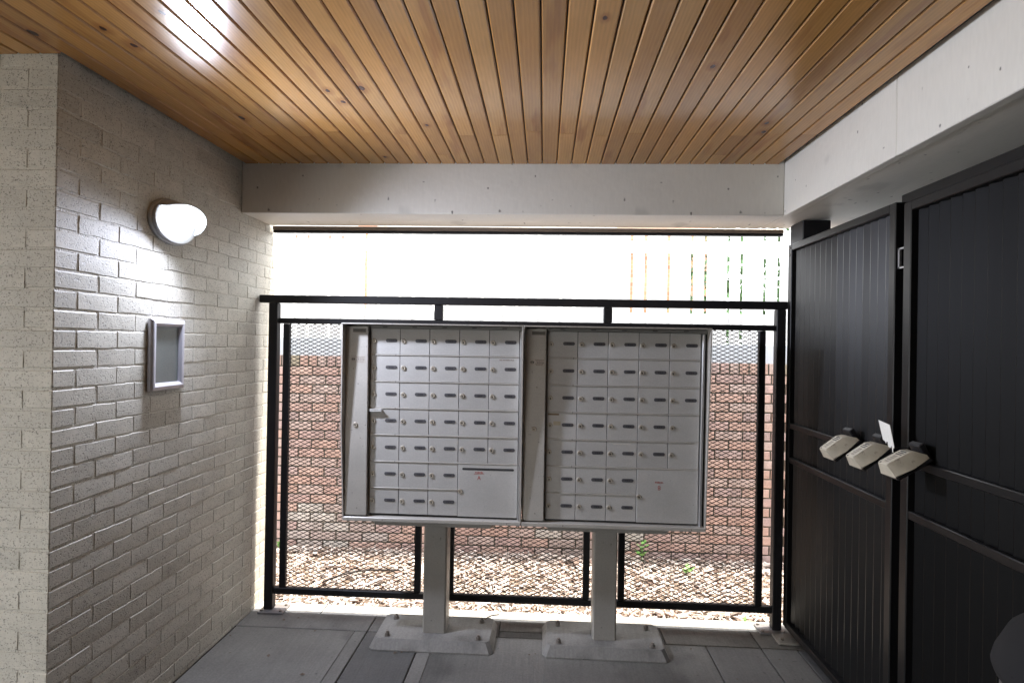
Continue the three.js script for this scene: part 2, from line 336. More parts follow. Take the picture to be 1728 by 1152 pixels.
// ------------------------------------------------------------------ wall lamp
{
  const L = thing('wall_lamp', 'lit oval bulkhead lamp with a grey hood on the cream brick wall', 'lamp', [XL + 0.004, 2.062, -2.575]);
  // local frame: x out of the wall, z along it (towards +z = left in the photo)
  const A = 0.15, B = 0.093, ell = (a, b, hole) => { const s = new THREE.Shape(); s.absellipse(0, 0, a, b, 0, Math.PI * 2); if (hole) { const h = new THREE.Path(); h.absellipse(0, 0, hole[0], hole[1], 0, Math.PI * 2, true); s.holes.push(h); } return s; };
  const turn = (g) => g.rotateY(Math.PI / 2); // shape plane xy -> zy, extrusion -> +x
  const mBody = M({ color: rgb(0.40, 0.41, 0.43), roughness: 0.45, metalness: 0.2 });
  part(L, 'base', turn(new THREE.ExtrudeGeometry(ell(A, B), { depth: 0.006, bevelEnabled: true, bevelSize: 0.006, bevelThickness: 0.006, bevelSegments: 3, curveSegments: 40 })), mBody);
  part(L, 'rim', turn(new THREE.ExtrudeGeometry(ell(A * 0.97, B * 0.96, [A * 0.75, B * 0.69]), { depth: 0.006, bevelEnabled: true, bevelSize: 0.004, bevelThickness: 0.004, bevelSegments: 2, curveSegments: 40 })), mBody, [0.0155, 0, 0]);
  const lens = new THREE.SphereGeometry(1, 40, 20, 0, Math.PI * 2, 0, Math.PI / 2).rotateZ(-Math.PI / 2).scale(0.05, B * 0.70, A * 0.76);
  part(L, 'lens', lens, M({ color: rgb(0.9, 0.92, 0.95), roughness: 0.3, emissive: rgb(0.9, 0.95, 1), emissiveIntensity: 7 }), [0.016, 0, 0]);
  // eyelid hood: from the lower right over the top to the left, its front edge drawn in
  const pos = [], idx = [], n = 40, a0 = -0.40, a1 = 2.60;
  for (let i = 0; i <= n; i++) {
    const t = i / n, a = a0 + (a1 - a0) * t, f = Math.pow(Math.sin(Math.PI * t), 0.5), out = 0.03 + 0.07 * f, cz = -Math.cos(a), cy = Math.sin(a);
    for (const [q, k, x] of [[1.0, 1, 0.02], [1.0 - 0.12 * f, 1 - 0.22 * f, out], [0.96 - 0.12 * f, 0.96 - 0.22 * f, out], [0.95, 0.95, 0.02]]) pos.push(x, cy * B * k, cz * A * q);
  }
  for (let i = 0; i < n; i++) for (let k = 0; k < 4; k++) { const p = i * 4 + k, q = i * 4 + (k + 1) % 4; idx.push(p, q, p + 4, q, q + 4, p + 4); }
  idx.push(0, 3, 1, 1, 3, 2, n * 4, n * 4 + 1, n * 4 + 3, n * 4 + 1, n * 4 + 2, n * 4 + 3);
  let hg = new THREE.BufferGeometry(); hg.setAttribute('position', new THREE.Float32BufferAttribute(pos, 3)); hg.setIndex(idx); hg = toCreasedNormals(hg, 0.6);
  const mHood = mBody.clone(); mHood.side = THREE.DoubleSide;
  part(L, 'hood', hg, mHood);
  // the lamp shines out, down and a little towards its open left side
  const p = new THREE.SpotLight(0xe2e9ff, 3.9, 0, 1.57, 1); p.position.set(0.105, -0.012, 0.0); p.target.position.set(0.105 + 0.70, -0.012 - 0.52, 0.27); p.castShadow = true; p.shadow.radius = 2.2; p.name = 'lamp_light'; p.target.name = 'lamp_aim'; L.add(p, p.target);
}
// framed board
{
  const y = 1.4825, z = -2.548, w = 0.233, h = 0.305, r = 0.0165;
  const F = thing('notice_frame', 'small empty notice frame with rounded silver edges on the cream brick wall below the lamp', 'frame', [XL, y, z]);
  const prof = (len) => { const s = new THREE.Shape(); s.moveTo(-r, 0); s.absarc(0, 0.006, r, Math.PI, 0, true); s.lineTo(r, 0); return new THREE.ExtrudeGeometry(s, { depth: len, bevelEnabled: false, curveSegments: 10 }).translate(0, 0, -len / 2); };
  // mitred rails: trim ends at 45 degrees
  const mitre = (len) => { const g = prof(len), p = g.attributes.position; for (let i = 0; i < p.count; i++) { const s = Math.sign(p.getZ(i)); p.setZ(i, s * (len / 2 - (r - p.getX(i)) * 1)); } g.computeVertexNormals(); return uvBox(toCreasedNormals(g, 0.7)); };
  // rail local: x across (outer = +x), y out, z along
  const rail = (len, ang, py, pz) => { const g = mitre(len); const m = new THREE.Matrix4().makeBasis(new THREE.Vector3(0, Math.sin(ang), Math.cos(ang)), new THREE.Vector3(1, 0, 0), new THREE.Vector3(0, Math.cos(ang), -Math.sin(ang))); const q = g.clone().applyMatrix4(m); if (m.determinant() < 0) { const P = q.attributes.position; for (let i = 0; i < P.count; i += 3) { const a = [P.getX(i), P.getY(i), P.getZ(i)]; P.setXYZ(i, P.getX(i + 1), P.getY(i + 1), P.getZ(i + 1)); P.setXYZ(i + 1, ...a); } q.computeVertexNormals(); } part(F, 'frame_rail', q, mSilver, [0.004, py, pz]); };
  rail(h, 0, 0, w / 2 - r); rail(h, Math.PI, 0, -w / 2 + r); rail(w, Math.PI / 2, h / 2 - r, 0); rail(w, -Math.PI / 2, -h / 2 + r, 0);
  part(F, 'backing', cbox(0.006, h - 0.03, w - 0.03, 0.001), M({ color: rgb(0.16, 0.18, 0.175), map: T_dust, roughness: 0.22 }), [0.006, 0, 0]);
}

// ------------------------------------------------------------------ railing with expanded-metal panels
{
  const z = -3.418, R = thing('railing', 'black metal railing with diamond mesh panels across the opening', 'railing', [0, 0, z]);
  const bar = (name, x0, x1, y0, y1, t) => part(R, name, span(x0, x1, y0, y1, -t / 2, t / 2, 0.004), mBlack);
  bar('top_rail', -1.64, 1.330, 1.768, 1.812, 0.046);
  bar('post', -1.582, -1.531, 0.012, 1.767, 0.05); bar('post', 1.272, 1.322, 0.012, 1.767, 0.05);
  bar('middle_rail', -1.530, 1.271, 1.650, 1.681, 0.034); bar('bottom_rail', -1.530, 1.271, 0.098, 0.136, 0.034);
  const px = [-1.481, -0.697, -0.51, 0.255, 0.449, 1.2];
  for (const x of px) bar('picket', x - 0.0185, x + 0.0185, 0.137, 1.649, 0.03);
  for (const x of [-0.602, 0.352]) { bar('baluster', x - 0.024, x + 0.024, 1.682, 1.767, 0.04); }
  for (const x of [-0.602, 0.352]) bar('support', x - 0.02, x + 0.02, 0.006, 0.097, 0.04);
  const plate = (x, nm) => { const p = part(R, 'base_plate', cbox(0.145, 0.011, 0.115, 0.002), M({ color: rgb(0.19, 0.185, 0.19), map: T_dust, roughness: 0.45 }), [x, 0.006, 0]); for (const [a, b] of [[-0.055, 0.04], [0.055, 0.04], [0.055, -0.04], [-0.055, -0.04]]) part(p, 'bolt', new THREE.CylinderGeometry(0.008, 0.009, 0.009, 6), mBolt, [a, 0.009, b]); };
  plate(-1.530, 0); plate(1.270, 1);
  // expanded metal: two families of strands clipped to each panel
  const mesh = (x0, x1, y0, y1) => {
    const out = [], PX = 0.0475, PY = 0.0222, m = PY / PX, H = y1 - y0, W = x1 - x0;
    for (const s of [1, -1]) {
      const dz = s * 0.0012, th = s > 0 ? 0.0038 : 0.003;
      for (let c = -Math.ceil((W * m) / PY) - 1; c * PY < H + W * m; c++) {
        const b = s > 0 ? c * PY : c * PY; // y = s*m*x + b
        let xa = 0, xb = W; const f = (x) => s * m * x + b;
        const lo = s > 0 ? (0 - b) / m : (b - H) / m, hi = s > 0 ? (H - b) / m : b / m;
        xa = Math.max(xa, lo); xb = Math.min(xb, hi); if (xb - xa < 0.004) continue;
        const len = Math.hypot(xb - xa, f(xb) - f(xa));
        const g = new THREE.BoxGeometry(len, th, 0.0025); g.rotateX(s * 0.5); g.rotateZ(Math.atan(s * m)); g.translate(x0 + (xa + xb) / 2, y0 + (f(xa) + f(xb)) / 2, dz);
        out.push(uvBox(g));
      }
    }
    part(R, 'mesh_panel', join(out), mBlack);
  };
  mesh(-1.462, -0.716, 0.137, 1.649); mesh(-0.491, 0.236, 0.137, 1.649); mesh(0.468, 1.181, 0.137, 1.649);
}

// ------------------------------------------------------------------ mailbox cabinets
const T_parcel = (ch) => canvasTex(128, 128, (g) => { g.fillStyle = '#a8241c'; g.strokeStyle = '#a8241c'; g.textAlign = 'center'; g.font = 'bold 25px sans-serif'; g.fillText('PARCEL', 64, 34); g.lineWidth = 3; if (ch === 'A') { g.beginPath(); g.moveTo(8, 43); g.lineTo(120, 40); g.stroke(); } g.font = '60px sans-serif'; g.fillText(ch, 64, 104); });
const T_flyers = canvasTex(256, 32, (g) => { g.fillStyle = '#6d4a26'; g.textAlign = 'center'; g.font = 'bold 26px sans-serif'; g.fillText('NO FLYERS PLZ', 128, 26); });
const T_logo = canvasTex(256, 96, (g) => { g.fillStyle = 'rgba(120,116,108,0.7)'; g.fillRect(0, 0, 256, 96); g.strokeStyle = '#33312e'; g.lineWidth = 4; for (let k = 0; k < 3; k++) { g.beginPath(); g.moveTo(10, 20 + k * 28); g.bezierCurveTo(70, 10 + k * 28, 100, 40 + k * 20, 128, 48); g.bezierCurveTo(156, 40 + k * 20, 190, 10 + k * 28, 246, 20 + k * 28); g.stroke(); } g.fillStyle = '#33312e'; g.fillRect(16, 38, 224, 16); });
const T_sticker = canvasTex(256, 160, (g) => {
  g.fillStyle = '#a9a298'; g.fillRect(0, 0, 256, 160); g.strokeStyle = '#222'; g.lineWidth = 8; g.beginPath(); g.arc(42, 78, 28, 0, 7); g.stroke(); g.fillStyle = '#222'; g.fillRect(12, 70, 60, 16);
  for (let k = 0; k < 5; k++) { let x = 96 + 14 * ((k * 7) % 3); while (x < 236) { const w = 8 + 20 * hash(x, k, 5); g.fillStyle = k === 2 ? '#1c1c1c' : '#55504a'; g.fillRect(x, 22 + k * 27, w, k === 2 ? 14 : 10); x += w + 6; } }
});
const decal = (t) => M({ map: t, transparent: true, roughness: 0.5 });
const gDoor = cbox(0.1474, 0.1275, 0.004, 0.0012), gPlate = (() => { const s = new THREE.Shape(), a = 0.0205, r = 0.008; s.absarc(a, 0, r, -Math.PI / 2, Math.PI / 2); s.absarc(-a, 0, r, Math.PI / 2, Math.PI * 1.5); return uvBox(new THREE.ExtrudeGeometry(s, { depth: 0.0012, bevelEnabled: true, bevelSize: 0.0006, bevelThickness: 0.0006, bevelSegments: 1, curveSegments: 8 })); })();
const gPlateText = join([0, 1, 2].map((k) => rawBox(0.0055, 0.0075, 0.0008, (k - 1) * 0.0085, 0, 0.0019)));
const gLock = new THREE.LatheGeometry([[0, 0.0034], [0.0080, 0.0034], [0.0086, 0.0044], [0.0108, 0.0042], [0.0121, 0.0026], [0.0125, 0]].map(([a, b]) => new THREE.Vector2(a, b)), 18).rotateX(Math.PI / 2);
const gKey = join([rawBox(0.0034, 0.0075, 0.0008, 0.0004, -0.003, 0.0036), rawBox(0.0065, 0.0042, 0.0008, 0.0004, -0.0005, 0.0037)]);

function cabinet(cx, x0, pdx, kind) {
  const A = kind === 'A';
  const C = thing('mailbox_cabinet', A ? 'left mailbox cabinet on a post, its parcel door marked A below a black slot' : 'right mailbox cabinet on a post, its slotless parcel door marked B', 'mailbox', [cx, 0, -3.19], 'pedestal mailbox cabinets');
  const LEAN = 0.022, PV = new THREE.Vector3(0, 1.16, 0.17);
  const lean = (m) => { const p = m.position.clone().sub(PV).applyAxisAngle(new THREE.Vector3(1, 0, 0), LEAN).add(PV); m.position.copy(p); m.rotation.x = LEAN; return m; };
  const P = (name, geo, mat, pos) => lean(part(C, name, geo, mat, pos));
  const ZF = 0.17, T = 1.647, Bt = 0.663, W2 = 0.4495; // door plane z (local), top, bottom
  const pw = x0 + W2; // width left of the doors
  // housing: back box, side walls that stand proud and taper to the bottom, hood, sill
  P('housing', span(-W2 + 0.004, W2 - 0.004, Bt + 0.004, T - 0.006, -0.17, ZF - 0.012, 0.003), mHousing);
  const side = (x, w, n) => { const bulge = A && n === 0; const lo = !A && n === 0 ? 0.45 : 1; const pr = [[ZF - 0.013, Bt], [ZF + 0.032 * lo, Bt], [ZF + (bulge ? 0.05 : 0.048) * lo, Bt + 0.45], [ZF + 0.072 * lo, T - 0.008], [ZF - 0.013, T - 0.008]]; const g = prism(pr, w, 0.0006); g.rotateY(-Math.PI / 2); const p = g.attributes.position; if (bulge) for (let i = 0; i < p.count; i++) { const y = p.getY(i); if (Math.abs(y - (Bt + 0.45)) < 0.01) p.setX(i, p.getX(i) - 0.008); } g.translate(x + w / 2, 0, 0); P('side_wall', uvBox(g), mHousing); };
  side(-W2 + 0.0035, 0.005, 0); side(W2 - 0.0035, 0.005, 1);
  P('hood', span(-W2, W2, T - 0.007, T, ZF - 0.03, ZF + 0.076, 0.002), mAlu.clone().copy(mHousing));
  P('top_track', span(-W2 + pw, W2 - 0.008, T - 0.026, T - 0.0085, ZF - 0.011, ZF + 0.012, 0.002), M({ color: rgb(0.2, 0.195, 0.18), roughness: 0.5, metalness: 0.2 }));
  for (let k = 0; k < 5; k++) P('track_slot', cbox(0.024, 0.004, 0.002, 0.0008), mHollow, [x0 + 0.075 + k * 0.15, T - 0.017, ZF + 0.0127]);
  P('sill', span(-W2, W2, Bt - 0.008, Bt + 0.012, ZF - 0.02, ZF + 0.034, 0.003), mHousing);
  const panel = P('side_panel', cbox(pw - 0.014, T - Bt - 0.034, 0.03, 0.002, 0.2, 0.1), mHousing, [-W2 + 0.0075 + (pw - 0.014) / 2, (T + Bt) / 2 + 0.002, ZF + 0.011]);
  const topY = (T - Bt - 0.034) / 2;
  part(panel, 'panel_lock', gLock, mLock, [-0.004, -0.02, 0.0148]); part(panel, 'keyhole', gKey, mKey, [-0.004, -0.02, 0.015]);
  part(panel, 'logo_label', new THREE.PlaneGeometry(0.066, 0.018), decal(T_logo), [0.012, topY - 0.022, 0.0158]);
  part(panel, 'sticker', new THREE.PlaneGeometry(0.07, 0.036), decal(T_sticker), [0.006, topY - 0.166, 0.0157]);
  // right-hand track
  P('door_track', span(x0 + 0.7535, x0 + 0.765, Bt + 0.012, T - 0.03, ZF - 0.008, ZF + 0.022, 0.002), mAlu);
  P('track_gap', span(x0 + 0.766, W2 - 0.0075, Bt + 0.012, T - 0.03, ZF - 0.011, ZF + 0.004, 0.001), mHollow);
  // doors
  const DY = 0.1342, dTop = A ? 1.6235 : 1.6225, proto = new THREE.Group();
  P('door_backing', span(x0, x0 + 0.752, Bt + 0.013, T - 0.027, ZF - 0.0115, ZF - 0.0085, 0.0005), mHollow);
  for (let r = 0; r < 7; r++) for (let c = 0; c < 5; c++) {
    if (r > 4 && c > 2) continue;
    const dm = P('mailbox_door', gDoor, pick(mDoor), [x0 + 0.075 + c * 0.15, dTop - DY * (r + 0.5), ZF + rr(-0.0005, 0.0006)]);
    const lx = -0.057 + rr(-0.001, 0.001), ly = 0.002;
    const lock = part(dm, 'lock', gLock, mLock, [lx, ly, 0.002]); lock.rotation.z = rr(-0.15, 0.15);
    part(dm, 'keyhole', gKey, mKey, [lx, ly, 0.002]).rotation.z = lock.rotation.z;
    if (!(kind === 'B' && c === 4 && (r === 3 || r === 4))) { part(dm, 'number_plate', gPlate, mPlate, [0.031, 0.005, 0.002]); part(dm, 'plate_number', gPlateText, mPlateText, [0.031, 0.005, 0.0022]); }
    if (A && r === 1 && c === 4) part(dm, 'note', new THREE.PlaneGeometry(0.1, 0.009), decal(T_flyers), [0.012, 0.051, 0.0026]);
    if (A && r === 3 && c === 0) { part(dm, 'clip', join([rawBox(0.06, 0.008, 0.018, 0, 0, 0), rawBox(0.06, 0.003, 0.006, 0, 0.005, 0.008)]), M({ color: rgb(0.7, 0.7, 0.68), roughness: 0.4 }), [-0.042, 0.056, 0.011]); }
    if (!A && r === 3 && c === 0) { part(dm, 'worn_tape', cbox(0.056, 0.008, 0.001, 0.0004), M({ color: rgb(0.22, 0.16, 0.09), map: T_dust, roughness: 0.6 }), [-0.04, 0.056, 0.0025]); part(dm, 'paper_scrap', cbox(0.036, 0.02, 0.0006, 0.0002), M({ color: rgb(0.5, 0.45, 0.34), map: T_dust, roughness: 0.8 }), [-0.022, 0.012, 0.0025]); }
    if (!A && r === 4 && c === 2) part(dm, 'tape_scrap', cbox(0.085, 0.002, 0.0006, 0.0002), M({ color: rgb(0.6, 0.57, 0.48), roughness: 0.7 }), [0, 0.05, 0.0025]);
  }
  for (let r = 1; r < 7; r++) P('shelf_strip', cbox(r > 5 ? 0.449 : 0.749, 0.0055, 0.011, 0.0012), mHousing, [x0 + (r > 5 ? 0.225 : 0.375), dTop - DY * r, ZF + 0.0005]);
  const ph = 2 * DY - 0.004, pd = P('parcel_door', cbox(0.2985, ph, 0.006, 0.0015), mDoor[0], [x0 + 0.6005, dTop - 6 * DY - 0.001, ZF + 0.001]);
  part(pd, 'lock', gLock, mLock, [-0.138, -0.005, 0.003]); part(pd, 'keyhole', gKey, mKey, [-0.138, -0.005, 0.003]);
  part(pd, 'lettering', new THREE.PlaneGeometry(0.06, 0.06), decal(T_parcel(kind)), [A ? -0.043 : -0.04, A ? 0.073 : 0.05, 0.0036]);
  if (A) { const s = new THREE.Shape(), a = 0.124, r = 0.0058; s.absarc(a, 0, r, -Math.PI / 2, Math.PI / 2); s.absarc(-a, 0, r, Math.PI / 2, Math.PI * 1.5); part(pd, 'mail_slot', uvBox(new THREE.ExtrudeGeometry(s, { depth: 0.001, bevelEnabled: false, curveSegments: 8 })), mHollow, [0.002, 0.108, 0.0026]); }
  // saddle, pedestal, footing
  const sg = prism([[-0.316, 0], [-0.29, -0.026], [0.285, -0.026], [0.312, 0]], 0.30, 0.001); part(C, 'saddle', uvBox(sg), mPost, [pdx, 0.652, -0.15]);
  part(C, 'pedestal', cbox(0.121, 0.585, 0.121, 0.008), mPost, [pdx, 0.046 + 0.29, 0.01]);
  const fp = [], top = 0.05, hx = 0.316, hz = 0.168;
  for (const [sx, sz] of [[-1, -1], [1, -1], [1, 1], [-1, 1]]) { const k = 0.02; fp.push([sx * (hx - k), 0.0, sz * hz], [sx * hx, 0.0, sz * (hz - k)], [sx * (hx - k), 0.006, sz * hz], [sx * hx, 0.006, sz * (hz - k)], [sx * (hx - 0.022 - k), top, sz * (hz - 0.03)], [sx * (hx - 0.022), top, sz * (hz - 0.03 - k)]); }
  const foot = part(C, 'footing', uvBox(new ConvexGeometry(fp.map((p) => new THREE.Vector3(...p)))), mBase, [pdx, 0, 0.005]);
  for (const [a, b] of [[-0.232, -0.085], [-0.233, 0.108], [0.235, -0.078], [0.236, 0.112]]) part(foot, 'bolt', join([new THREE.CylinderGeometry(0.0155, 0.0155, 0.003, 14).translate(0, 0.0015, 0), new THREE.CylinderGeometry(0.0125, 0.0125, 0.014, 6).translate(0, 0.010, 0), new THREE.CylinderGeometry(0.007, 0.0075, 0.007, 8).translate(0, 0.0205, 0)]), mBolt, [a, top, b], [0, rnd() * 3, 0]);
  return C;
}
cabinet(-0.5505, -0.3225, 0.0035, 'A');
cabinet(0.3515, -0.3355, -0.0215, 'B');

// ------------------------------------------------------------------ black gates
const XG = 1.335;
function gate(label, z0, z1, yb, yt) { // z0 far, z1 near
  const G = thing('gate', label, 'gate', [XG, 0, 0], 'black corrugated gates');
  const bar = (name, x0, x1, y0, y1, za, zb, mat = mGateFrame) => part(G, name, span(x0, x1, y0, y1, za, zb, 0.003), mat);
  bar('stile', -0.012, 0.035, yb, yt, z0, z0 + 0.045); bar('stile', -0.012, 0.035, yb, yt, z1 - 0.042, z1);
  bar('top_rail', -0.012, 0.035, yt - 0.034, yt, z0 + 0.0455, z1 - 0.0425); bar('bottom_rail', -0.012, 0.035, yb, yb + 0.035, z0 + 0.0455, z1 - 0.0425);
  // saw-tooth cladding, one sheet
  const P = 0.056, a = z0 + 0.05, n = Math.floor((z1 - 0.046 - a) / P), pr = [];
  const step = (z1 - 0.047 - a) / n;
  for (let i = 0; i < n; i++) { const q = a + i * step, j = i < 8 && z0 < -3 ? rr(-0.0004, 0.0004) : rr(-0.003, 0.003); pr.push([q, 0.0112], [q + 0.0035, 0.0108], [q + step * 0.78, 0.0292 + j]); }
  pr.push([a + n * step, 0.0112]);
  const back = pr.map(([z, x]) => [z, x + 0.0015]).reverse();
  // profile plane (z,x) extruded along y
  const g = prism([...pr, ...back], yt - yb - 0.066);
  const p = g.attributes.position; for (let i = 0; i < p.count; i++) { const z = p.getX(i), x = p.getY(i), y = p.getZ(i); p.setXYZ(i, x, y, z); }
  g.computeVertexNormals();
  part(G, 'corrugated_sheet', uvBox(g), z0 < -3 ? mGate : mGateDull, [0, yb + 0.036, 0]);
  return [G, bar];
}
{
  const [G, bar] = gate('black corrugated metal gate next to the railing, behind the three plastic casings', -3.385, -2.372, 0.05, 2.118);
  for (const [y, ze] of [[1.155, -2.415], [0.972, -2.415]]) bar('ledge', -0.010, 0.0105, y - 0.03, y, -3.339, ze, mGateFrame);
  for (const y of [2.10, 2.062]) part(G, 'screw', new THREE.CylinderGeometry(0.006, 0.006, 0.005, 8).rotateZ(Math.PI / 2), mBolt, [-0.0135, y, -3.365]);
  const f = part(G, 'foot_plate', cbox(0.10, 0.01, 0.12, 0.002), mPost, [-0.03, 0.006, -3.31]); part(f, 'bolt', new THREE.CylinderGeometry(0.008, 0.008, 0.012, 6), mBolt, [-0.02, 0.009, 0.02]);
}
{
  const [G, bar] = gate('near black corrugated metal gate at the right with two metal ledges', -2.318, -0.95, 0.05, 2.10);
  for (const y of [1.166, 0.976]) bar('ledge', -0.010, 0.0105, y - 0.03, y, -2.272, -1.0, mGateFrame);
  const l = part(G, 'latch', join([rawBox(0.008, 0.006, 0.052, 0, 0.036, 0), rawBox(0.008, 0.006, 0.052, 0, -0.036, 0), rawBox(0.008, 0.078, 0.007, 0, 0, 0.024), rawBox(0.008, 0.078, 0.010, 0, 0, -0.024)]), M({ color: rgb(0.25, 0.25, 0.26), roughness: 0.35, metalness: 0.7 }), [0.0, 1.902, -2.338]);
  part(l, 'pin', new THREE.SphereGeometry(0.006, 10, 8), mAlu, [-0.004, 0.036, 0.02]); part(l, 'pin', new THREE.SphereGeometry(0.006, 10, 8), mAlu, [-0.004, -0.036, 0.02]);
}
{
  const [G] = gate('third black corrugated metal gate beyond the right edge of the picture', -0.92, 3.1, 0.05, 2.10);
}
{
  const p = thing('gate_post', 'black square steel post behind the far end of the black gate', 'post', [1.43, 0, -3.365]);
  part(p, 'shaft', cbox(0.145, 2.232, 0.165, 0.004), mBlack, [0, 1.12, 0]); part(p, 'base_plate', cbox(0.2, 0.01, 0.22, 0.002), mPost, [0, 0.006, 0]);
  const q = thing('gate_post', 'black steel post in the dark slot between the two black gates', 'post', [1.41, 0, -2.345]);
  part(q, 'shaft', cbox(0.06, 2.09, 0.09, 0.003), mBlack, [0, 1.05, 0]); part(q, 'base_plate', cbox(0.1, 0.01, 0.12, 0.002), mPost, [0, 0.006, 0]);
  const h = thing('header_track', 'black track above the near black gate', 'track');
  part(h, 'channel', span(1.36, 1.43, 2.108, 2.150, -2.40, 3.1, 0.003), mGateFrame); for (const z of [-1.6, -0.6, 0.8, 2.2]) part(h, 'hanger', span(1.39, 1.42, 2.151, 2.2395, z, z + 0.03, 0.002), mGateFrame);
}
// beige casings on the gate ledge
{
  const T_case = tex(256, 256, (u, v) => { const k = 0.92 + 0.14 * (fbm(u, v, 6, 6, 501) - 0.5) - 0.2 * S(fbm(u, v, 9, 9, 505), 0.62, 0.8); return [k, k * 0.985, k * 0.95]; }, true, [6, 6]);
  const mCase = M({ color: rgb(0.50, 0.47, 0.40), map: T_case, roughness: 0.55 }), mSlot = M({ color: rgb(0.03, 0.03, 0.03), roughness: 0.6 }), mFaint = M({ color: rgb(0.3, 0.285, 0.25), map: T_case, roughness: 0.6 });
  // local: x points out from the gate (to the left), y up, z towards the camera
  const body = () => {
    const L = 0.135, pts = [[0.0, 0.012, -0.028], [0.0, 0.012, 0.034], [0, 0.0, -0.036], [0, 0.0, 0.038], [0.022, 0.034, -0.028], [0.022, 0.034, 0.03], [0.045, 0.045, -0.025], [0.045, 0.045, 0.026], [L - 0.006, 0.047, -0.024], [L - 0.006, 0.047, 0.025], [L, 0.043, -0.024], [L, 0.043, 0.025], [L + 0.004, 0.0, -0.036], [L + 0.004, 0.0, 0.044], [L + 0.002, 0.006, 0.048], [0.07, 0, 0.052]];
    return uvBox(toCreasedNormals(new ConvexGeometry(pts.map((p) => new THREE.Vector3(...p))), 0.35));
  };
  const bg = body();
  const mk = (label, y, z, tilt, yaw) => {
    const D = thing('plastic_casing', label, 'casing', [XG - 0.012, y, z], 'plastic casings on the gate');
    D.rotation.set(0, Math.PI + yaw, -tilt, 'YXZ'); // flips x to point left, z away
    const b = part(D, 'shell', bg, mCase, [0, 0, 0]); b.scale.set(1, 1, -1); // keep the broad side to the camera
    for (let k = 0; k < 3; k++) part(b, 'slot', cbox(0.0048, 0.0016, 0.03, 0.0003), mSlot, [0.050 + k * 0.0095, 0.0456 + 0.0002 * k, 0.001]);
    for (let k = 0; k < 4; k++) part(b, 'emblem', cbox(0.009, 0.0018, 0.02, 0.0005), mFaint, [0.083 + k * 0.0112, 0.0463, 0.001]);
    part(b, 'screw', new THREE.CylinderGeometry(0.004, 0.004, 0.001, 10), mSlot, [0.130, 0.0468, -0.014]);
    part(D, 'base', cbox(0.138, 0.016, 0.078, 0.004), mBlack, [0.064, -0.0085, -0.004]);
    part(D, 'bracket', cbox(0.024, 0.075, 0.06, 0.004), mBlack, [-0.004, 0.012, 0.002]);
    return D;
  };
  mk('beige plastic casing with three dark slots, nearest the railing of the three on the gate', 1.176, -2.655, 0.66, 0.05);
  mk('beige plastic casing with three dark slots, middle one of the three on the gate', 1.182, -2.425, 0.62, 0.05);
  mk('beige plastic casing below the white card, largest looking of the three on the gate', 1.188, -2.19, 0.52, 0.06);
  const card = thing('card', 'white plastic card with a ragged lower edge hanging on the black gate', 'card', [1.262, 1.19, -2.27]);
  const pts = [[-0.083, 0.103], [-0.008, 0.094], [-0.002, 0.08], [0.022, 0.02], [0.0205, 0.012], [0.014, 0.016], [0.0165, -0.003], [0.0135, -0.003], [0.007, 0.02], [0.003, 0.019], [0.002, 0.012], [-0.014, 0.013], [-0.02, 0.03], [-0.027, 0.031], [-0.03, 0.022], [-0.036, 0.03], [-0.05, 0.034]];
  const g = prism(pts, 0.0012); g.rotateY(-Math.PI / 2);
  part(card, 'sheet', uvBox(g), M({ color: rgb(0.78, 0.79, 0.76), map: T_dust, roughness: 0.4 }));
  part(card, 'hook', cbox(0.09, 0.004, 0.004, 0.001), mBlack, [0.045, 0.012, -0.005]);
}
// bin in the corner
{
  const b = thing('litter_bin', 'dark grey round bin with a domed lid cut off at the lower right corner', 'bin', [1.068, 0, -1.085]);
  const lathe = (pts) => new THREE.LatheGeometry(pts.map(([x, y]) => new THREE.Vector2(x, y)), 48);
  part(b, 'body', lathe([[0, 0.01], [0.19, 0.01], [0.2, 0.03], [0.226, 0.90], [0.226, 0.955], [0.21, 0.955]]), M({ color: rgb(0.05, 0.05, 0.052), map: T_dust, roughness: 0.5 }));
  part(b, 'lid', lathe([[0.21, 0.956], [0.236, 0.956], [0.24, 0.968], [0.237, 0.982], [0.215, 1.03], [0.17, 1.072], [0.1, 1.10], [0, 1.11]]), new THREE.MeshPhysicalMaterial({ color: rgb(0.009, 0.009, 0.010), map: T_dust, roughness: 0.8, specularIntensity: 0.35 }));
}

